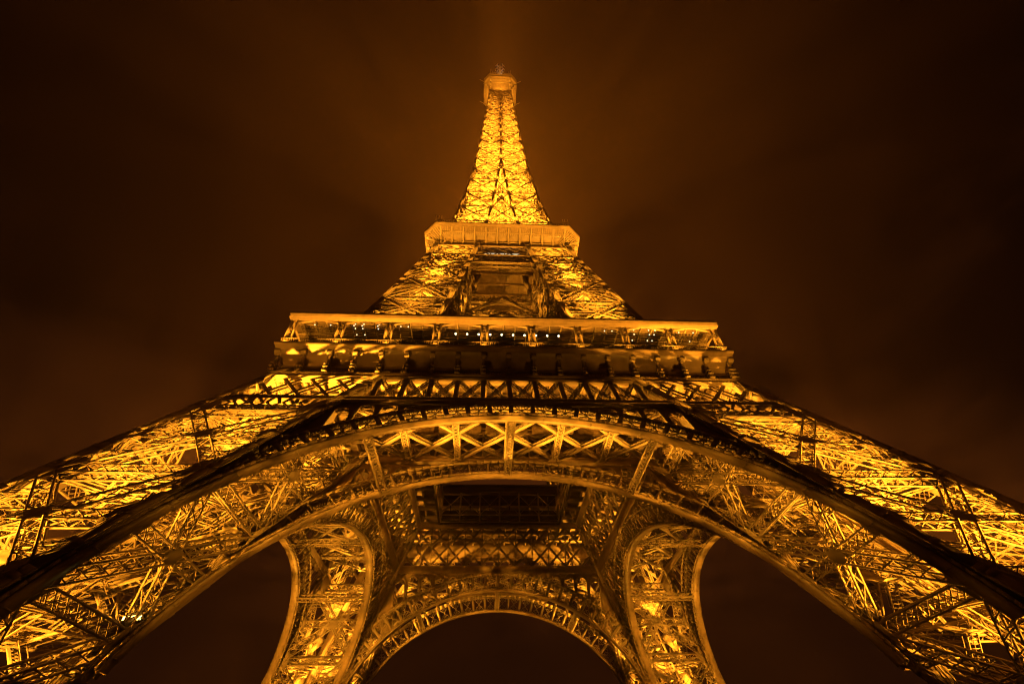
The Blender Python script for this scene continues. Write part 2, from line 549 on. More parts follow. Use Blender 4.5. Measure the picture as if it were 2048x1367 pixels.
pb = MB()
zf = 45.3
yo_, yi_ = -float(wo(zf))+.6, -float(wi(zf))-.4
xs = np.arange(-2, 3)*7.46
for x in xs:
    lattice(pb, (x, yo_, zf), (x, yi_, zf), (0, 0, 1), .8, .8, .16, .12, pitch=.8)
xs2 = np.arange(-4, 5)*7.46
for x in xs2:
    for dr in (-1, 1):
        a = np.array([x, yi_, zf-(.0 if dr < 0 else .12)]); b = np.array([x+dr*14.92, yo_, a[2]])
        # stay between the two piers
        lim = 23.5
        t = np.linspace(0, 1, 60); X = a[0]+(b[0]-a[0])*t
        ok = np.where(np.abs(X) < lim+ (np.abs(a[1]+(b[1]-a[1])*t)-22)*.0)[0]
        if len(ok) > 5:
            a2, b2 = a+(b-a)*t[ok[0]], a+(b-a)*t[ok[-1]]
            pb.bar(a2, b2, .6, .1); pb.bar(a2+(0, 0, .5), b2+(0, 0, .5), .6, .1)
            n = int(np.linalg.norm(b2-a2)/1.0); tt = np.linspace(0, 1, n+1)[:, None]; Q = a2+(b2-a2)*tt
            pb.bars(Q[:-1], Q[1:]+(0, 0, .5), .07, .07)
        if abs(x+dr*.1) < 16:
            g = np.array([x, yi_+.2, zf-.2])
for x in xs2:
    if abs(x) < 23: pb.plate([(x-1.3, yi_+.2, zf-.25), (x+1.3, yi_+.2, zf-.25), (x+.6, yi_-.9, zf-.25), (x-.6, yi_-.9, zf-.25)], (0, 0, 1), .06)
pbo = pb.build('plan_bracing', IRON, TOWER)
quarter(pbo)

# ------------------------------------------------------------------ arches
ZT = 41.5
RI, RE = 36.0, 39.3
SC = ZT*SEC-RI
def ap(th, r, off, inner):
    x = r*math.sin(th); s_ = SC+r*math.cos(th); z = s_/SEC
    w = 60.18-K*z - (15 if inner else 0)
    return np.array([x, -(w-off), z])
W0 = 45.18
def rout(th):
    th = abs(th)
    d = math.sin(th)+K*math.cos(th)/SEC
    return min(RE, (W0-K*SC/SEC)/d - .5)
def make_arch(inner):
    sg = -1 if inner else 1            # the soffit plate runs inwards on the outer arch, outwards on the inner one
    dep = 1.05
    T = np.radians(np.linspace(-80, 80, 97))
    mb = MB()
    rings = []
    for t in T:
        rings.append([ap(t, RI, -.15*sg, inner), ap(t, RI, dep*sg, inner), ap(t, RI+.22, dep*sg, inner), ap(t, RI+.22, -.15*sg, inner)])
    mb.loft(rings)
    # edge angles and joint straps of the soffit
    for off in (-.15*sg, dep*sg):
        mb.poly([ap(t, RI+.3, off, inner) for t in T], .12, .6, NF)
    for t in np.radians(np.arange(-78, 79, 9.4)):
        mb.bar(ap(t, RI-.02, .0, inner), ap(t, RI-.02, dep*sg, inner), .16, .05, ap(t, 1, 0, inner)-ap(t, 0, 0, inner))
    root = mb.build('arch', IRON2, TOWER)
    # openwork ring
    rg = MB()
    ts = [t for t in T if rout(t)-RI > .5]
    rg.poly([ap(t, rout(t), 0.1, inner) for t in ts], .5, .55, NF)
    rg.poly([ap(t, rout(t), dep*sg, inner) for t in ts], .3, .3, NF)
    rg.poly([ap(t, RI+.62, 0.05, inner) for t in ts], .16, .3, NF)
    step = 2.65/RI
    nn = int(R(70)/step)
    th = np.arange(-nn, nn+1)*step
    for t in th:
        ro = rout(t)
        if ro-RI < .8: continue
        a, b = ap(t, RI+.2, 0.05, inner), ap(t, ro, 0.05, inner)
        rg.bar(a, b, .62, .14, NF)
        a2, b2 = ap(t, RI+.2, dep*sg*.9, inner), ap(t, ro, dep*sg*.9, inner)
        rg.bar(a2, b2, .2, .14, NF)
        n = max(2, int((ro-RI)/.45)); k = np.linspace(0, 1, n+1)[:, None]
        Q = np.where((np.arange(n+1) % 2 == 0)[:, None], a+(b-a)*k, a2+(b2-a2)*k)
        rg.bars(Q[:-1], Q[1:], .16, .05, ap(t+.1, RI, 0, inner)-ap(t, RI, 0, inner))
        rg.bar(a*.8+a2*.2, b*.8+b2*.2, .12, .12)
    for i in range(len(th)-1):
        t0, t1 = th[i]+.4/RI, th[i+1]-.4/RI
        ro0, ro1 = rout(t0)-.3, rout(t1)-.3
        if min(ro0, ro1)-RI < 1.0: continue
        ri = RI+.75
        rg.bar(ap(t0, ri, .1, inner), ap(t1, ro1, .1, inner), .13, .08, NF)
        rg.bar(ap(t1, ri, .16, inner), ap(t0, ro0, .16, inner), .13, .08, NF)
        tm = (t0+t1)/2; rm = (ri+min(ro0, ro1))/2; dr = (min(ro0, ro1)-ri)/2
        rg.bar(ap(tm, ri, .1, inner), ap(tm, rm+dr, .13, inner), .11, .08, NF)
        # scrolls in the corners and a fan round the middle
        for (tt, rr, s1, s2) in ((t0, ri, 1, 1), (t1, ri, -1, 1), (t0, ri+2*dr, 1, -1), (t1, ri+2*dr, -1, -1)):
            c = [ap(tt+s1*.62*(math.cos(q)*.5+.5)/RI*1.1, rr+s2*(.62*(math.sin(q)*.5+.5)), .12, inner) for q in np.linspace(-2.6, 2.0, 8)]
            rg.poly(c, .10, .07, NF)
    rg.build('openwork_ring', IRON, root)
    # arcade plate between ring, girder and pier, pierced by round-headed openings
    zg = 44.35
    for s_ in (-1, 1):
        ar = MB()
        edges = np.arange(5.6, 34, 2.85)
        for i in range(len(edges)-1):
            xa, xb_ = edges[i], edges[i+1]
            def ytop(x): return min(zg, (W0-.7-x)/K)      # under the girder, then along the pier chord
            def ybot(x):
                q = (RE+.1)**2-x*x
                return (SC+math.sqrt(max(q, .01)))/SEC
            if ytop(xb_) < ybot(xb_): break
            n = 12
            xsn = np.linspace(xa, xb_, n+1)
            half = (xb_-xa)/2-.35; xm = (xa+xb_)/2
            lo, hi_ = [], []
            for x in xsn:
                top = ytop(x); u = (x-xm)/half
                head = ytop(xm+(xb_-xa)*.5*(.6 if top < zg else .0))
                rise = half*1.0
                arch_ = min(ytop(xm-half), ytop(xm+half))-.45 - rise + rise*math.sqrt(max(0, 1-u*u)) if abs(u) < 1 else -99
                lo.append(max(ybot(x), arch_) if abs(u) < 1 else ybot(x)); hi_.append(max(top, lo[-1]))
            th_ = .16
            rings = [[(lambda a, o: np.array([s_*a[0], -(60.18-K*a[1]-(15 if inner else 0)-o), a[1]]))(a, o) for a, o in (((x, l_), 0), ((x, h_), 0), ((x, h_), th_), ((x, l_), th_))] for x, l_, h_ in zip(xsn, lo, hi_)]
            ar.loft(rings)
            # moulding round the opening
            pts = [np.array([s_*x, -(60.18-K*l_-(15 if inner else 0)-dep*.3), l_]) for x, l_ in zip(xsn, lo) if abs((x-xm)/half) < .98 and l_ > ybot(x)+.02]
            if len(pts) > 2: ar.poly(pts, .14, dep*.6, (0, 0, 1))
        ar.build('arcade', IRON2, root)
    return root
quarter(make_arch(False))
quarter(make_arch(True))
# lattice struts from the outer arch to the inner arch
for q in range(4):
    for deg in (-28.2, 0, 28.2):
        mb = MB(); t = R(deg)
        a = ap(t, RI+.35, .9, False); b = ap(t, RI+.35, -.9, True)
        n = ap(t, 1, 0, False)-ap(t, 0, 0, False)
        lattice(mb, a, b, n, .9, .85, .16, .12, pitch=.75)
        o = mb.build('arch_strut', IRON, TOWER); o.rotation_euler = (0, 0, q*math.pi/2)

# ------------------------------------------------------------------ first floor
sl = MB()
H0, HI = 34.2, 13.0
for (x0, x1, y0, y1) in ((-H0, H0, -H0, -HI), (-H0, H0, HI, H0), (-H0, -HI, -HI, HI), (HI, H0, -HI, HI)):
    sl.box((x0, y0, 56.2), (x1, y1, 57.0))
FL = sl.build('first_floor', IRON2, TOWER)
jo = MB()
for x in np.arange(-32, 33, 2.6):
    for s_ in (-1, 1):
        ys = HI if abs(x) < HI else 0
        jo.bar((x, s_*(ys if ys else .05), 55.6), (x, s_*33.6, 55.6), .3, 1.1)
for y in np.arange(-30, 31, 4.3):
    if abs(y) > HI:
        jo.bar((-33, y, 54.9), (33, y, 54.9), .35, 1.0)
    else:
        jo.bar((-33, y, 54.9), (-HI, y, 54.9), .35, 1.0); jo.bar((HI, y, 54.9), (33, y, 54.9), .35, 1.0)
jo.build('floor_joist', IRON, FL)

NB = 18
def side_parts():
    res = []
    fr = MB()   # frieze wall: ledge, name panel, cove and cornice, as one swept profile along x
    prof = [(33.6, 52.0), (34.6, 52.05), (34.65, 52.35), (34.0, 52.5), (33.75, 52.6), (33.7, 53.55), (33.9, 53.62), (33.9, 53.75), (33.65, 53.85), (33.7, 54.6), (33.95, 55.3), (34.35, 55.95), (34.85, 56.5), (35.1, 56.62), (35.12, 56.95), (35.3, 57.05), (35.4, 57.3), (35.4, 57.58), (34.9, 57.6), (34.2, 57.4), (33.4, 56.8), (33.3, 52.0)]
    rings = []
    for s_ in (-1, 1):
        rings.append([(s_*h_, -h_, z_) for h_, z_ in prof])
    fr.loft(rings)
    res.append(('frieze', fr, IRON2))
    cs = []
    for i in range(NB+1):
        c = MB(); x = -34.6+69.2*i/NB
        # foot block, pilaster, capital, curved neck and scroll
        c.box((x-.38, -34.85, 52.4), (x+.38, -33.72, 52.75)); c.box((x-.28, -34.6, 52.75), (x+.28, -33.72, 53.25)); c.box((x-.4, -34.85, 53.25), (x+.4, -33.72, 53.4))
        c.box((x-.22, -34.5, 53.4), (x+.22, -33.72, 53.9)); c.box((x-.42, -34.75, 53.9), (x+.42, -33.72, 54.08))
        P = [(34.3, 54.08), (34.25, 54.9), (34.35, 55.5), (34.6, 56.0)]
        c.loft([[(x-.22, -a-.12, z), (x+.22, -a-.12, z), (x+.22, -a+.4, z), (x-.22, -a+.4, z)] for a, z in P])
        rs = []
        for sx in (-.34, .34):
            rs.append([(x+sx, -34.72+.46*math.cos(q), 56.02+.5*math.sin(q)) for q in np.linspace(0, 2*math.pi, 14, endpoint=False)])
        c.loft(rs, cap=False)
        for sx in (-.34, .34):
            c.plate([(x+sx, -34.72+.46*math.cos(q), 56.02+.5*math.sin(q)) for q in np.linspace(0, 2*math.pi, 14, endpoint=False)], (1, 0, 0), .02)
            sp = [(x+sx*1.12, -34.72+rr*math.cos(q), 56.02+rr*math.sin(q)) for q, rr in zip(np.linspace(0, 9, 22), np.linspace(.06, .42, 22))]
            c.poly(sp, .08, .07, (1, 0, 0))
        res.append(('console', c, IRON))
    rl = MB()
    rl.bar((-34.9, -34.9, 58.75), (34.9, -34.9, 58.75), .1, .1); rl.bar((-34.9, -34.9, 57.85), (34.9, -34.9, 57.85), .08, .08)
    xs = np.arange(-34.8, 34.9, .32)
    rl.bars(np.stack([xs, xs*0-34.9, xs*0+57.6], 1), np.stack([xs, xs*0-34.9, xs*0+58.75], 1), .09, .05)
    res.append(('railing', rl, IRON))
    for i in range(10):
        g = MB(); x = -34.1+68.2*i/9; y = -34.55
        for s_ in (-.48, .48):
            g.bar((x+s_, y, 58.6), (x+s_, y, 63.2), .24, .3)
            g.bar((x+s_*.55, y+.12, 58.8), (x+s_*.55, y+.12, 63.2), .07, .1)
        n = 13
        zz_ = np.linspace(58.8, 63.1, n)
        Q = np.stack([x+np.where(np.arange(n) % 2 == 0, .42, -.42), zz_*0+y+.16, zz_], 1)
        g.bars(Q[:-1], Q[1:], .06, .05)
        g.bar((x-.6, y, 58.5), (x+.6, y, 58.5), .5, .35); g.bar((x-.75, y, 58.2), (x+.75, y, 58.2), .6, .25)
        # spandrel brackets under the eaves
        for s_ in (-1, 1):
            if abs(x+s_) > 34.6: continue
            pts = [(x+s_*(.55+2.3*t), y+.1, 62.2+.85*math.sqrt(t)) for t in np.linspace(0, 1, 8)]
            rings = [[(p[0], y-.05, p[2]), (p[0], y-.05, 63.25), (p[0], y+.2, 63.25), (p[0], y+.2, p[2])] for p in pts]
            g.loft(rings)
        if 0 < i < 9: g.bar((x-.9, y+.3, 62.55), (x+.9, y+.3, 62.55), .25, .5)
        res.append(('gallery_post', g, IRON2))
    rf = MB()
    rings = []
    pr = [(34.75, 63.1), (34.8, 63.3), (35.05, 63.5), (35.0, 64.0), (35.1, 64.2), (35.1, 64.65), (34.7, 64.75), (30.0, 65.0), (26.2, 64.9), (26.2, 63.35), (34.5, 63.35), (34.5, 63.1)]
    for s_ in (-1, 1):
        rings.append([(s_*h_, -h_, z_) for h_, z_ in pr])
    rf.loft(rings)
    res.append(('gallery_roof', rf, IRON2))
    rb = MB()
    for x in np.arange(-33, 33.1, 1.9):
        rb.bar((x, -34.4, 63.22), (x, -26.6, 63.22), .12, .24)
    for y in np.arange(-33.6, -27, .55):
        rb.bar((-33.5, y, 63.12), (33.5, y, 63.12), .07, .05)
    res.append(('ceiling_rib', rb, IRON))
    # inner fascia round the central opening: plate stiffened with posts, rails and thin crosses
    op = MB()
    op.box((-HI, -HI-.12, 51.2), (HI, -HI+.0, 58.4))
    for x in np.arange(-12.9, 13, 2.15):
        op.bar((x, -HI+.12, 51.2), (x, -HI+.12, 58.4), .16, .2, (0, 1, 0))
    for z in (51.25, 52.3, 58.3):
        op.bar((-HI, -HI+.12, z), (HI, -HI+.12, z), .3, .3)
    for i, x in enumerate(np.arange(-12.9, 10, 2.15)):
        op.bar((x, -HI+.06, 52.4), (x+2.15, -HI+.06, 55.2), .08, .08); op.bar((x+2.15, -HI+.07, 52.4), (x, -HI+.07, 55.2), .08, .08)
    res.append(('opening_fascia', op, NETTING))
    of = MB()
    for z in (51.6, 53.2, 57.9):
        of.bar((-HI, -HI+.32, z), (HI, -HI+.32, z), .3, .22)
    for x in np.arange(-12.9, 13, 4.3):
        of.bar((x, -HI+.36, 51.6), (x, -HI+.36, 58.2), .3, .3)
        if x < 12: of.bar((x, -HI+.3, 53.3), (x+4.3, -HI+.3, 57.8), .2, .12); of.bar((x+4.3, -HI+.27, 53.3), (x, -HI+.27, 57.8), .2, .12)
    res.append(('opening_frame', of, IRON))
    pv = MB()
    # glazed pavilion between the piers
    pv.box((-14.5, -26.0, 57.0), (14.5, -17.5, 62.6))
    res.append(('pavilion', pv, GLASS))
    ml = MB()
    for x in np.arange(-14.5, 14.6, 1.45):
        ml.bar((x, -26.1, 57.0), (x, -26.1, 62.7), .1, .16)
    for z in (57.1, 58.4, 60.9, 62.6):
        ml.bar((-14.6, -26.12, z), (14.6, -26.12, z), .14, .18)
    ml.box((-14.9, -26.5, 62.7), (14.9, -17.2, 62.95))
    res.append(('window_bar', ml, IRON))
    return res
protos = [(n_, b_.build(n_, m_, FL)) for n_, b_, m_ in side_parts()]
for n_, o in protos:
    for q in range(1, 4):
        if n_ == 'console' and o.data.vertices[0].co.x > 34: continue   # the corner console belongs to the next side
        if n_ == 'gallery_post' and o.data.vertices[0].co.x > 33: continue
        c = o.copy(); COL.objects.link(c); c.parent = FL; c.rotation_euler = (0, 0, q*math.pi/2)

# names on the front frieze
NAMES = ['SEGUIN', 'LALANDE', 'TRESCA', 'PONCELET', 'BRESSE', 'LAGRANGE', 'BELANGER', 'CUVIER', 'LAPLACE', 'DULONG', 'CHASLES', 'LAVOISIER', 'AMPERE', 'CHEVREUL', 'FLACHAT', 'NAVIER', 'LEGENDRE', 'CHAPTAL']
dg = bpy.context.evaluated_depsgraph_get()
for i, nm in enumerate(NAMES):
    cu = bpy.data.curves.new('lettering', 'FONT'); cu.body = nm; cu.size = .92; cu.extrude = .05
    cu.align_x = 'CENTER'; cu.align_y = 'CENTER'; cu.space_character = 1.12
    t = bpy.data.objects.new('lettering_curve', cu); COL.objects.link(t)
    bpy.context.view_layer.update()
    me = bpy.data.meshes.new_from_object(t.evaluated_get(bpy.context.evaluated_depsgraph_get()))
    bpy.data.objects.remove(t); bpy.data.curves.remove(cu)
    me.materials.clear(); me.materials.append(GILT)
    o = bpy.data.objects.new('lettering', me); COL.objects.link(o); o.parent = FL
    wd = max(v.co.x for v in me.vertices)*2
    sx = min(1.0, 2.75/wd)
    o.scale = (sx, 1, 1)
    o.location = (-34.6+69.2*(i+.5)/NB, -33.78, 53.07); o.rotation_euler = (R(90), 0, 0)

# sagging canvas-wrapped duct under the floor, behind the arch
for q in range(1):
    for i, x in enumerate(np.arange(-18.6, 18, 7.46)):
        mb = MB(); rings = []
        for t in np.linspace(0, 1, 15):
            r_ = .85+.1*math.sin(t*9+i)+.06*math.sin(t*23)
            xx = x+.35+6.75*t; zz_ = 50.7-.35*math.sin(math.pi*t)
            rings.append([(xx, -23.2+.6*math.cos(a_), zz_+r_*math.sin(a_)) for a_ in np.linspace(0, 2*math.pi, 12, endpoint=False)])
        mb.loft(rings, cap=False)
        mb.build('wrapped_duct', CANVAS, FL)

# ------------------------------------------------------------------ piers between first and second floor
ZU = [61, 71, 81.1, 91.7, 101.5]
P_UP = pier('upper_pier', ZU, 57.2, 113.5, 1.0, 1.15, .8, .25, .18, 1.6, False)
ul = MB()
for s_ in (-1, 1):
    p0 = sloped_path(.5+.12*s_, .5-.12*s_, 58); p1 = sloped_path(.5+.12*s_, .5-.12*s_, 110)
    lattice(ul, p0, p1, (.7, .7, -.5), .8, .8, .24, .2, pitch=1.6, dbl=False)
for z in np.arange(59, 110, 2.5):
    ul.bar(sloped_path(.62, .38, z), sloped_path(.38, .62, z), .3, .3)
ul.build('lift_track', IRON2, P_UP)
UPL = []
for z, pw, cone in ((60, 70000, 116), (74, 62000, 128), (88, 50000, 138)):
    for (u, v) in ((.55, .3),):
        p = sloped_path(u, v, z); aim = sloped_path(.5, .5, z+10)
        o = FIX.copy(); COL.objects.link(o); o.parent = P_UP
        d = Vector(aim-p); o.location = Vector(p)-d.normalized()*.5; o.rotation_euler = d.to_track_quat('Z', 'Y').to_euler()
        UPL.append((p, aim, pw*PW, cone))
quarter(P_UP)
for p, aim, pw, cone in UPL:
    pier_spots(p, aim, pw, cone, 0)

# belts and cross beams of the upper stage
ub = MB()
def nface(z):
    e = (wo(z+1)-wo(z-1))/2
    n = nrm(np.array([0, -1., e])); return n
for z, hh in ((101.5, .55), (106.0, .5), (111.4, .7)):
    w = float(wo(z)); ub.bar((-w, -w, z), (w, -w, z), .5, hh)
ubo = ub.build('belt_girder', IRON2, TOWER)
bl2 = MB()
for dr in (-1, 1):
    for x0 in np.arange(-30, 31, 1.75):
        for zl, zh in ((101.8, 105.75),):
            pts = [(x0+dr*3.5*t, zl+(zh-zl)*t) for t in np.linspace(0, 1, 21)]
            pts = [p for p in pts if abs(p[0]) < wo(p[1])]
            if len(pts) > 1:
                o_ = .05*dr
                bl2.bar((pts[0][0], -wo(pts[0][1])+o_, pts[0][1]), (pts[-1][0], -wo(pts[-1][1])+o_, pts[-1][1]), .3, .08, nface(104))
    for x0 in np.arange(-24, 25, 3.0):
        pts = [(x0+dr*5.5*t, 106.2+5.0*t) for t in np.linspace(0, 1, 21)]
        pts = [p for p in pts if abs(p[0]) < wo(p[1])]
        if len(pts) > 1:
            bl2.bar((pts[0][0], -wo(pts[0][1])+.06*dr, pts[0][1]), (pts[-1][0], -wo(pts[-1][1])+.06*dr, pts[-1][1]), .26, .08, nface(109))
bl2.build('belt_lattice', IRON, ubo)
cb = MB()
# beams spanning between the piers
for z in (100.6,):
    w = float(wo(z))
    lattice(cb, (-wi(z), -w+.6, z-.2), (wi(z), -w+.6, z-.2), (0, 0, 1), 1.0, 1.3, .24, .2, pitch=1.5, dbl=False)
    cb.build('cross_beam', IRON, ubo); cb = MB()
    w2 = float(wi(z))
    lattice(cb, (-w2, -w2, z), (w2, -w2, z), (0, 1, 0), 2.4, .5, .2, .2, pitch=1.6)
cb.build('cross_beam', IRON, ubo)
for z in (93.5, 86.5):
    cb = MB()
    w2 = float(wi(z))
    lattice(cb, (-w2, -w2, z), (w2, -w2, z), (0, 1, 0), 1.3, .6, .26, .2, pitch=1.5)
    lattice(cb, (-w2, -w2, z), (0, -w2, z+6.5), (0, 1, 0), .7, .4, .24, .2, pitch=1.5, dbl=False)
    lattice(cb, (w2, -w2, z), (0, -w2, z+6.5), (0, 1, 0), .7, .38, .24, .2, pitch=1.5, dbl=False)
    cb.build('cross_beam', IRON, ubo)
quarter(ubo)

# ------------------------------------------------------------------ second floor
def octa(h_, c_, z):
    return [(-h_+c_, -h_, z), (h_-c_, -h_, z), (h_, -h_+c_, z), (h_, h_-c_, z), (h_-c_, h_, z), (-h_+c_, h_, z), (-h_, h_-c_, z), (-h_, -h_+c_, z)]
sf = MB()
prof2 = [(16.4, 2.2, 111.7), (16.9, 2.2, 111.8), (16.9, 2.2, 112.4), (16.7, 2.2, 112.5), (16.7, 2.2, 114.2), (17.0, 2.3, 114.8), (17.9, 2.6, 115.4), (20.1, 3.2, 115.75), (20.25, 3.25, 115.5), (20.45, 3.27, 115.5), (20.5, 3.27, 116.2), (20.65, 3.27, 116.3), (20.65, 3.27, 116.8), (20.2, 3.2, 116.85), (16.0, 2.5, 116.8)]
sf.loft([octa(*p) for p in prof2], cap=False)
SF = sf.build('second_floor', PANEL, TOWER)
fb = MB()
sl2 = octa(16.5, 2.2, 113.1)
fb.box((-15.6, -15.6, 112.9), (15.6, 15.6, 113.2))
for x in np.arange(-15, 15.1, 1.25):
    fb.bar((x, -15.5, 112.7), (x, 15.5, 112.7), .1, .4)
for y in np.arange(-15, 15.1, 3.75):
    fb.bar((-15.5, y, 112.5), (15.5, y, 112.5), .3, .7)
fb.build('floor_underside', IRON2, SF)
def cove_rib(x, sgn=1):
    mb = MB()
    pr = [(16.7, 112.4), (16.75, 113.2), (17.1, 114.1), (18.2, 115.0), (20.0, 115.55)]
    rings = [[(x-.2, -h_-.22, z-.12), (x+.2, -h_-.22, z-.12), (x+.2, -h_+.15, z+.1), (x-.2, -h_+.15, z+.1)] for h_, z in pr]
    mb.loft(rings)
    return mb
for q in range(4):
    for k in range(12):
        x = -16.2+32.4*k/11
        o = cove_rib(x).build('bracket', IRON, SF); o.rotation_euler = (0, 0, q*math.pi/2)
cv = MB()
for q in range(4):
    Rz = np.array(Matrix.Rotation(q*math.pi/2, 3, 'Z'))
    xs = np.arange(-16.1, 16.2, .55)
    A = np.stack([xs, xs*0-17.9, xs*0+115.3], 1); B = np.stack([xs, xs*0-20.1, xs*0+115.62], 1)
    cv.bars(A@Rz.T, B@Rz.T, .1, .1)
    for h_, z in ((18.6, 115.35), (16.8, 113.6)):
        cv.bar(np.array([-h_+2.6, -h_, z])@Rz.T, np.array([h_-2.6, -h_, z])@Rz.T, .22, .2)
    # chamfer ribs
    for k in range(7):
        t = (k+.5)/7
        a0 = np.array([-17.0+2.3*t, -14.6-2.3*t, 114.3]); b0 = np.array([-20.3+3.2*t, -17.1-3.2*t, 115.55])
        cv.bar(a0@Rz.T, b0@Rz.T, .14, .2)
cv.build('cove_rib', IRON, SF)
rl = MB()
P = np.array(octa(20.3, 3.2, 118.0)+[octa(20.3, 3.2, 118.0)[0]])
rl.poly(P, .1); rl.poly(P-(0, 0, 1.2), .08)
for i in range(8):
    n = int(np.linalg.norm(P[i+1]-P[i])/.6); t = np.linspace(0, 1, n+1)[:, None]; Q = P[i]+(P[i+1]-P[i])*t
    rl.bars(Q, Q-(0, 0, 1.2), .07)
for (x, y) in ((-17.6, -20.2), (-16.9, -20.2), (-16.2, -20.2), (17.3, -20.2), (16.5, -20.2), (16, -20.2)):
    rl.bar((x, y, 118), (x, y, 120.4), .06)
rl.build('railing', IRON, SF)
sw = MB()
for k, (x0, x1) in enumerate(((-4.7, -3.3), (-2.9, -1.2), (-.9, .3), (.6, 2.2), (2.5, 4.5))):
    sw.box((x0, -15.72, 108.9), (x1, -15.62, 110.3))
sw.build('lit_window', SIGNW, SF)
ws = MB()
ws.box((-5.2, -15.6, 108.3), (5.2, -14.5, 110.9))
ws.build('window_wall', IRON2, SF)

# ------------------------------------------------------------------ spire
ZS = [116.8, 128.6, 139.1, 150, 160.7, 170.2, 179.8, 189.7, 198.8, 208.2, 216.6, 225.0, 232.2, 239.3, 246, 252.4, 258.7, 265.5]
SPIRE = bpy.data.objects.new('spire', None); COL.objects.link(SPIRE); SPIRE.parent = TOWER
zz = np.array(ZS+[271])
for sx in (-1, 1):
    for sy in (-1, 1):
        sp = MB(); sp.poly([(sx*wo(z), sy*wo(z), z) for z in zz], .7, .7, (1, 0, 0)); sp.build('corner_chord', IRON, SPIRE)
sfc = MB()
for s_ in (-1, 1):
    zi = [z for z in ZS if z < 178]+[178]
    sfc.poly([(s_*wi(z), -wo(z)-.1, z) for z in zi], .8, .5, (0, 1, 0))
sfc.poly([(0, -wo(z)-.1, z) for z in ZS if z >= 170.2]+[(0, -wo(271)-.1, 271)], .75, .5, (0, 1, 0))
for i in range(len(ZS)-1):
    z0, z1 = ZS[i], ZS[i+1]; zm = (z0+z1)/2
    sc_ = float(np.interp(zm, [116, 270], [1, .62]))
    nv = nface(zm)
    bw = float(np.interp(zm, [116, 270], [.55, .42]))
    for s_ in (-1, 1):
        o0 = np.array([s_*wo(z0), -wo(z0), z0]); o1 = np.array([s_*wo(z1), -wo(z1), z1])
        i0 = np.array([s_*wi(z0), -wo(z0), z0]); i1 = np.array([s_*wi(z1), -wo(z1), z1])
        sfc.bar(o0, i1, bw, .2, nv); sfc.bar(i0+nv*.06, o1+nv*.06, bw, .2, nv)
        sfc.bar(o1, i1, bw*.8, .25, nv)
        m0, m1 = (o0+o1)/2, (i0+i1)/2
        sfc.bar(m0-nv*.25, m1-nv*.25, bw*.7, .2, nv)
        # second layer of bracing on the back of the face
        c = (o0+o1+i0+i1)/4
        for P in (o0, o1, i0, i1):
            q = (P+c)/2
            sfc.bar(q-nv*.5, ((m0 if P is o0 or P is o1 else m1)+P)/2-nv*.5, .3, .12, nv)
            sfc.bar(q-nv*.5, ((o0+i0)/2 if P is o0 or P is i0 else (o1+i1)/2)-nv*.5, .3, .12, nv)
        hub(sfc, c, i0-o0, i1-i0, nv, .34, .6*sc_)
        hub(sfc, i1, i0-o0, i1-i0, nv, .62, .95*sc_)
        if wi(z1) > .6:   # back faces of each leg while the legs are still apart
            A_, B_ = np.array([s_*wi(z0), -wi(z0), z0]), np.array([s_*wi(z1), -wi(z1), z1])
            sfc.bar(A_, i1, .4, .2, (1, 0, 0)); sfc.bar(i0, B_, .4, .2, (1, 0, 0)); sfc.bar(B_, i1, .4, .25, (1, 0, 0)); sfc.bar(A_, B_, .45)
    if wi(z1) > .9:
        a0, b0 = np.array([-wi(z0), -wo(z0), z0]), np.array([wi(z0), -wo(z0), z0]); a1, b1 = np.array([-wi(z1), -wo(z1), z1]), np.array([wi(z1), -wo(z1), z1])
        sfc.bar(a0, b1, .36, .15, nv); sfc.bar(b0, a1, .36, .15, nv); sfc.bar(a1, b1, .4, .2, nv)
fo = sfc.build('lattice_face', IRON, SPIRE)
for q in range(1, 4):
    c = fo.copy(); COL.objects.link(c); c.parent = SPIRE; c.rotation_euler = (0, 0, q*math.pi/2)
for i, z in enumerate(ZS[1:]):
    di = MB()
    for zz_ in ((z,) if z > 150 else (z, (z+ZS[i])/2)):
        w = float(wo(zz_))
        for (a, b) in (((-w, 0), (0, -w)), ((0, -w), (w, 0)), ((w, 0), (0, w)), ((0, w), (-w, 0)), ((-w, -w), (w, w)), ((-w, w), (w, -w))):
            di.bar((*a, zz_), (*b, zz_+.02), .45, .25)
    if w < 12:
        di.box((-2.2, -1.4, z-.05), (2.2, -1.1, z+.1))
        if i % 2: di.box((-w*.8, .4, z-.05), (w*.8, w*.75, z+.05))
    di.build('floor_frame', IRON, SPIRE)
ls = MB()
for sx in (-1, 0, 1):
    for sy in (-1, 1):
        ls.bar((sx*1.9, sy*1.6, 117), (sx*1.9, sy*1.6, 270), .3)
for z in np.arange(119, 266, 4.8):
    for sy in (-1, 1):
        ls.bar((-1.9, sy*1.6, z), (1.9, sy*1.6, z), .25); ls.bar((-1.9, sy*1.6, z), (1.9, sy*1.6, z+4.8), .25)
    for sx in (-1, 1):
        ls.bar((sx*1.9, -1.6, z), (sx*1.9, 1.6, z), .25); ls.bar((sx*1.9, -1.6, z), (sx*1.9, 1.6, z+4.8), .25)
ls.build('lift_shaft', IRON, SPIRE)
for z in (119, 146, 174, 204, 238):
    w = float(wo(z)); pw = float(np.interp(z, [116, 150, 266], [150000, 135000, 110000]))
    if True:
        m = (w+float(wi(z)))/2 if z < 150 else w*.5
        P = [(sx*m, sy*m, z) for sx in (-1, 1) for sy in (-1, 1)]
        pw *= .55
    for p in P:
        spot(p, (p[0]*.7, p[1]*.7, z+12), pw, cone=172, rad=.2, parent=TOWER)
        o = FIX.copy(); COL.objects.link(o); o.parent = SPIRE; o.location = Vector(p)-Vector((0, 0, .5)); o.rotation_euler = (0, 0, 0)
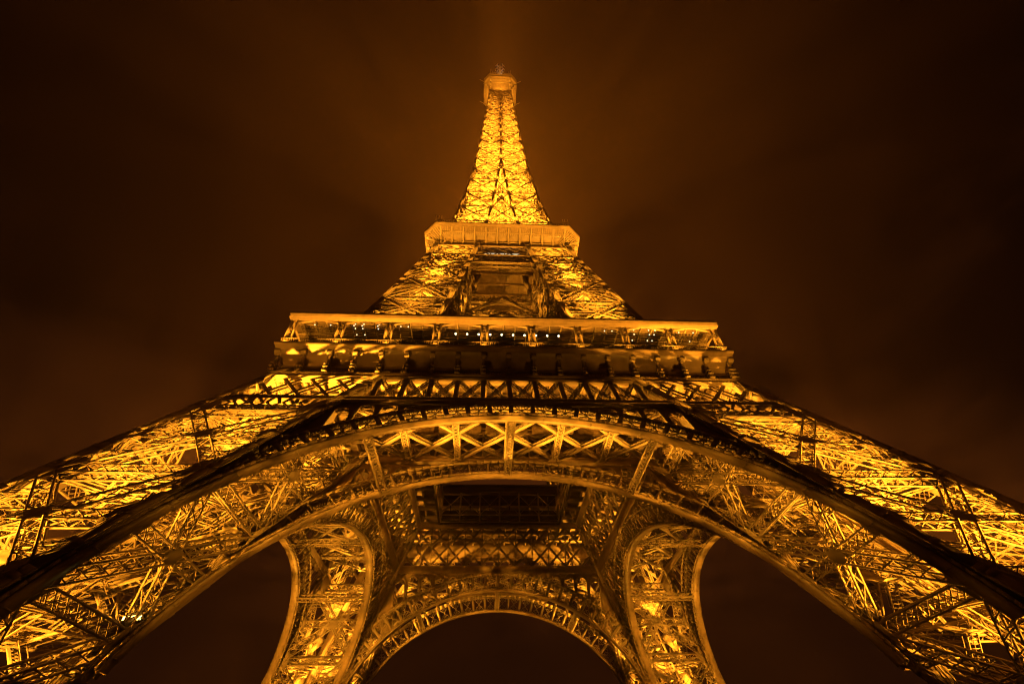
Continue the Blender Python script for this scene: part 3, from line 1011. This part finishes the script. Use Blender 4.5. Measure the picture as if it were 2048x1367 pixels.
spot((0, 0, 300.5), (0, 0, 340), 40000, cone=110, rad=.3)     # beacon beam added to fill the dark streak in the haze over the tip
spot((0, -2.2, 297), (0, 0, 318), 5000, cone=70, rad=.2, col=(1, .72, .45))  # pale pair of spots added to brighten the antenna mast
spot((0, 2.2, 297), (0, 0, 318), 5000, cone=70, rad=.2, col=(1, .72, .45))

# ------------------------------------------------------------------ summit
cbm = MB()
prof3 = [(5.0, 1.2, 267.0), (5.3, 1.5, 269.5), (6.2, 2.1, 272.5), (7.6, 2.8, 274.9), (8.2, 3.0, 275.6), (8.4, 3.07, 275.7), (8.4, 3.07, 276.2), (8.25, 3.0, 276.4), (8.25, 3.0, 278.6), (8.45, 3.07, 278.8), (8.45, 3.07, 279.2), (7.8, 2.8, 279.3), (4.0, 1.4, 279.6)]
cbm.loft([octa(*p) for p in prof3], cap=False)
CAB = cbm.build('summit_cabin', IRON2, TOWER)
tb = MB()
for q in range(4):
    Rz = np.array(Matrix.Rotation(q*math.pi/2, 3, 'Z'))
    for x in (-4.9, 4.9):
        pr = [(5.3, 268.5), (5.6, 270.5), (6.6, 273), (8.2, 275.4)]
        tb.poly(np.array([(x, -h_-.2, z-.15) for h_, z in pr])@Rz.T, .45, .4)
    for h_, z in ((6.4, 272.8), (7.3, 274.5)):
        tb.bar(np.array([-h_+2.4, -h_, z-.1])@Rz.T, np.array([h_-2.4, -h_, z-.1])@Rz.T, .3, .3)
    xs = np.arange(-4.6, 4.7, .8)
    tb.bars(np.stack([xs, xs*0-6.5, xs*0+272.8], 1)@Rz.T, np.stack([xs, xs*0-8.2, xs*0+275.4], 1)@Rz.T, .12)
tb.build('bracket', IRON, CAB)
rr = MB()
P = np.array(octa(8.3, 3.0, 281.4)+[octa(8.3, 3.0, 281.4)[0]])
rr.poly(P, .12); rr.poly(P-(0, 0, 1), .1)
for i in range(8):
    t = np.linspace(0, 1, 7)[:, None]; Q = P[i]+(P[i+1]-P[i])*t; rr.bars(Q, Q-(0, 0, 2.2), .08)
for (x, y, l_) in ((-8.4, -5, 2.2), (8.4, -5, 2.2), (-8.4, 5.6, 2.2), (8.4, 5.6, 2.2)):
    s_ = 1 if x > 0 else -1
    rr.bar((x, y, 277.5), (x+s_*l_, y-.6, 278.6), .14)
for (x, y, h_) in ((-5.0, -8.2, 8), (-4.0, -8.3, 5), (4.4, -8.3, 5.5), (5.2, -8.2, 8), (-2.5, -8.2, 3), (2.8, -8.2, 3)):
    rr.bar((x, y, 279), (x, y, 279+h_), .14)
rr.build('railing', IRON, CAB)
up_ = MB()
up_.loft([octa(4.6, 1.4, 279.4), octa(4.6, 1.4, 285), octa(3.4, 1.0, 289), octa(2.2, .7, 293), octa(1.6, .5, 296)], cap=False)
up_.build('upper_cabin', IRON2, CAB)
an = MB()
for sx in (-1, 1):
    for sy in (-1, 1):
        an.bar((sx*.75, sy*.75, 294), (sx*.55, sy*.55, 319), .26)
for z in np.arange(295, 319, 1.3):
    w = .75-.2*(z-294)/25
    for (a, b) in (((-w, -w), (w, -w)), ((w, -w), (w, w)), ((w, w), (-w, w)), ((-w, w), (-w, -w))):
        an.bar((*a, z), (*b, z+1.3), .12); an.bar((*a, z), (*b, z), .1)
for q in range(4):
    a_ = R(45+90*q); d = np.array([math.cos(a_), math.sin(a_), 0]); e = np.array([-d[1], d[0], 0])
    for z in (305, 312, 318):
        an.bar(d*.6+(0, 0, z), d*2.6+(0, 0, z), .2); an.bar(d*.6+e*.3+(0, 0, z), d*2.6+e*.3+(0, 0, z), .14)
        an.bar(d*2.6+e*.95+(0, 0, z), d*2.6-e*.95+(0, 0, z), .22)
an.bar((0, 0, 319), (0, 0, 324), .25)
ANT = an.build('antenna_mast', MAST, TOWER)

# ------------------------------------------------------------------ other floodlights of the tower, and added fill lamps
for x in np.linspace(-34.1, 34.1, 10):      # at the foot of each gallery post
    spot((x, -35.25, 58.0), (x, -34.75, 62), 1700, cone=150, rad=.1, smooth=1.5)
strip((0, -35.3, 58.0), (0, -34.6, 64), 69, 900, 150, (1, 3))
for q in (0, 1, 3):     # added just below the second-floor cove and the summit, to light their edges
    for x in (-13.5, 13.5):
        spot(rot4((x, -20.2, 105))[q], rot4((x, -21.2, 117))[q], 650, cone=140, rad=.1)
    spot(rot4((0, -8.2, 263))[q], rot4((0, -8.9, 276))[q], 1100, cone=140, rad=.1)
strip((0, -28.5, 41.8), (0, -35.5, 48.5), 44, 3600, 160, (0,))        # added fill between the two girders, under the floor
for s_ in (-1, 1):                         # at the pier feet, aimed at the crowns of the arches
    spot4((s_*36.0, -34, 8), (s_*1, -34, 43), 5500, cone=42, rad=.4)
    spot((s_*47, -17, 6.5), (s_*43.5, 30, 24), 17000, cone=62, rad=.3)      # added fill along the side arches, on to the far piers
    for x, pw in ((32, 620), (20, 200), (8, 60)):     # added in front of the belt to light the frieze
        spot((s_*x, -39.2, 44.2), (s_*(x-1.5), -38.0, 57), pw, cone=70, rad=.05, blend=.4)

for q in (0, 1, 3):     # on the gallery roof in front of each upper pier
    for s_ in (-1, 1):
        spot(rot4((s_*20.5, -30.2, 65.7))[q], rot4((s_*15.5, -22.0, 86))[q], 60000, cone=58, rad=.15, smooth=20)

spot((0, -3, 66), (0, 0, 113), 26000, cone=48, rad=.2)     # added fill up the middle, on to the underside of the second floor

# ------------------------------------------------------------------ lamps hanging in the first-floor gallery
def lamp(x, y, z, label, group, big):
    k = .9 if big else .55
    mb = MB()
    mb.loft([[(.16*k*math.cos(a)*r_, .16*k*math.sin(a)*r_, h_) for a in np.linspace(0, 2*math.pi, 10, endpoint=False)] for r_, h_ in ((1.15, .02), (1.0, .12), (.3, .2))], cap=False)
    mb.bar((0, 0, .15), (0, 0, 63.36-z), .04)
    o = mb.build('ceiling_lamp', HOUSING)
    bb = MB()
    bb.loft([[(r_*k*math.cos(a), r_*k*math.sin(a), h_) for a in np.linspace(0, 2*math.pi, 10, endpoint=False)] for r_, h_ in ((.02, -.2*k), (.13, -.13*k), (.17, 0), (.13, .08))], cap=False)
    bb.build('bulb', LAMPW if big else LAMPS, o)
    o.location = (x, y, z)
    o['label'] = label; o['category'] = 'lamp'; o['group'] = group
    return o
ORD = ['first', 'second', 'third', 'fourth', 'fifth', 'sixth', 'seventh', 'eighth', 'ninth', 'tenth']
for i in range(10):
    side = 'from the left' if i < 5 else 'from the right'
    lamp(-8.5+i*1.87, -33.45, 62.0, f'{ORD[i if i < 5 else 9-i]} {side} of ten starry white lamps hung across the middle bays', 'lamps in the middle gallery bays', True)
ROWS = [('front', -34.3, [-24.6, -23.25, -20.8, -19.55, 19.6, 20.8, 23.3, 24.4]),
        ('second', -33.95, [-31.1, -28.6, -27.3, -24.9, -23.6, -21.1, -19.9, -17.4, -16.2, 16.0, 17.25, 27.2, 28.5, 30.95]),
        ('third', -33.3, [-24.8, -23.6, -21.1, 21.1, 23.7, 24.5]),
        ('back', -31.9, [-24.8, -23.5, 21.1, 23.7, 24.5, 31.0])]
for rn, y, xs in ROWS:
    for sd in (-1, 1):
        L_ = sorted([x for x in xs if x*sd > 0])
        for i, x in enumerate(L_):
            k = i if i < 5 else len(L_)-1-i
            lamp(x, y, 62.9, f'small ceiling lamp, {ORD[k]} from {"left" if i < 5 else "right"} in {rn} row of the {"left" if sd < 0 else "right"} gallery bays', 'small lamps in the outer gallery bays', False)
# the pair of floodlights on the inner corner of the near left pier
for k in (0, 1):
    o = FIX.copy(); o.name = 'floodlight'; COL.objects.link(o); o.parent = None
    o.location = (-36.6+.75*k, -36.4+.1*k, 19.6+.1*k); o.rotation_euler = (R(62), R(-12), R(14))
    mb = MB(); mb.box((-.38, -.27, .01), (.38, .27, .05)); mb.build('lens', LAMPY, o)
    o['label'] = ('left' if k == 0 else 'right')+' one of two glaring floodlights on the corner of the near left pier'
    o['category'] = 'floodlight'; o['group'] = 'floodlights on the near left pier'

# ------------------------------------------------------------------ ground
g = MB()
n = 40
g.add([(600*math.cos(2*math.pi*i/n), 600*math.sin(2*math.pi*i/n), 3.3) for i in range(n)]+[(0, 0, 3.3)], [[i, (i+1) % n, n, n] for i in range(n)])
go = g.build('ground', GROUND); go['kind'] = 'structure'

# ------------------------------------------------------------------ haze
hz = MB(); hz.box((-640, -640, 2.2), (640, 640, 345))
hm = bpy.data.materials.new('night_haze'); hm.use_nodes = True
t = hm.node_tree; t.nodes.clear()
o_ = node(t, 'ShaderNodeOutputMaterial'); v = node(t, 'ShaderNodeVolumePrincipled')
v.inputs['Color'].default_value = (.95, .56, .4, 1); v.inputs['Density'].default_value = 0.0001; v.inputs['Anisotropy'].default_value = 0.0
t.links.new(v.outputs[0], o_.inputs['Volume'])
ho = hz.build('haze', hm); ho['kind'] = 'stuff'
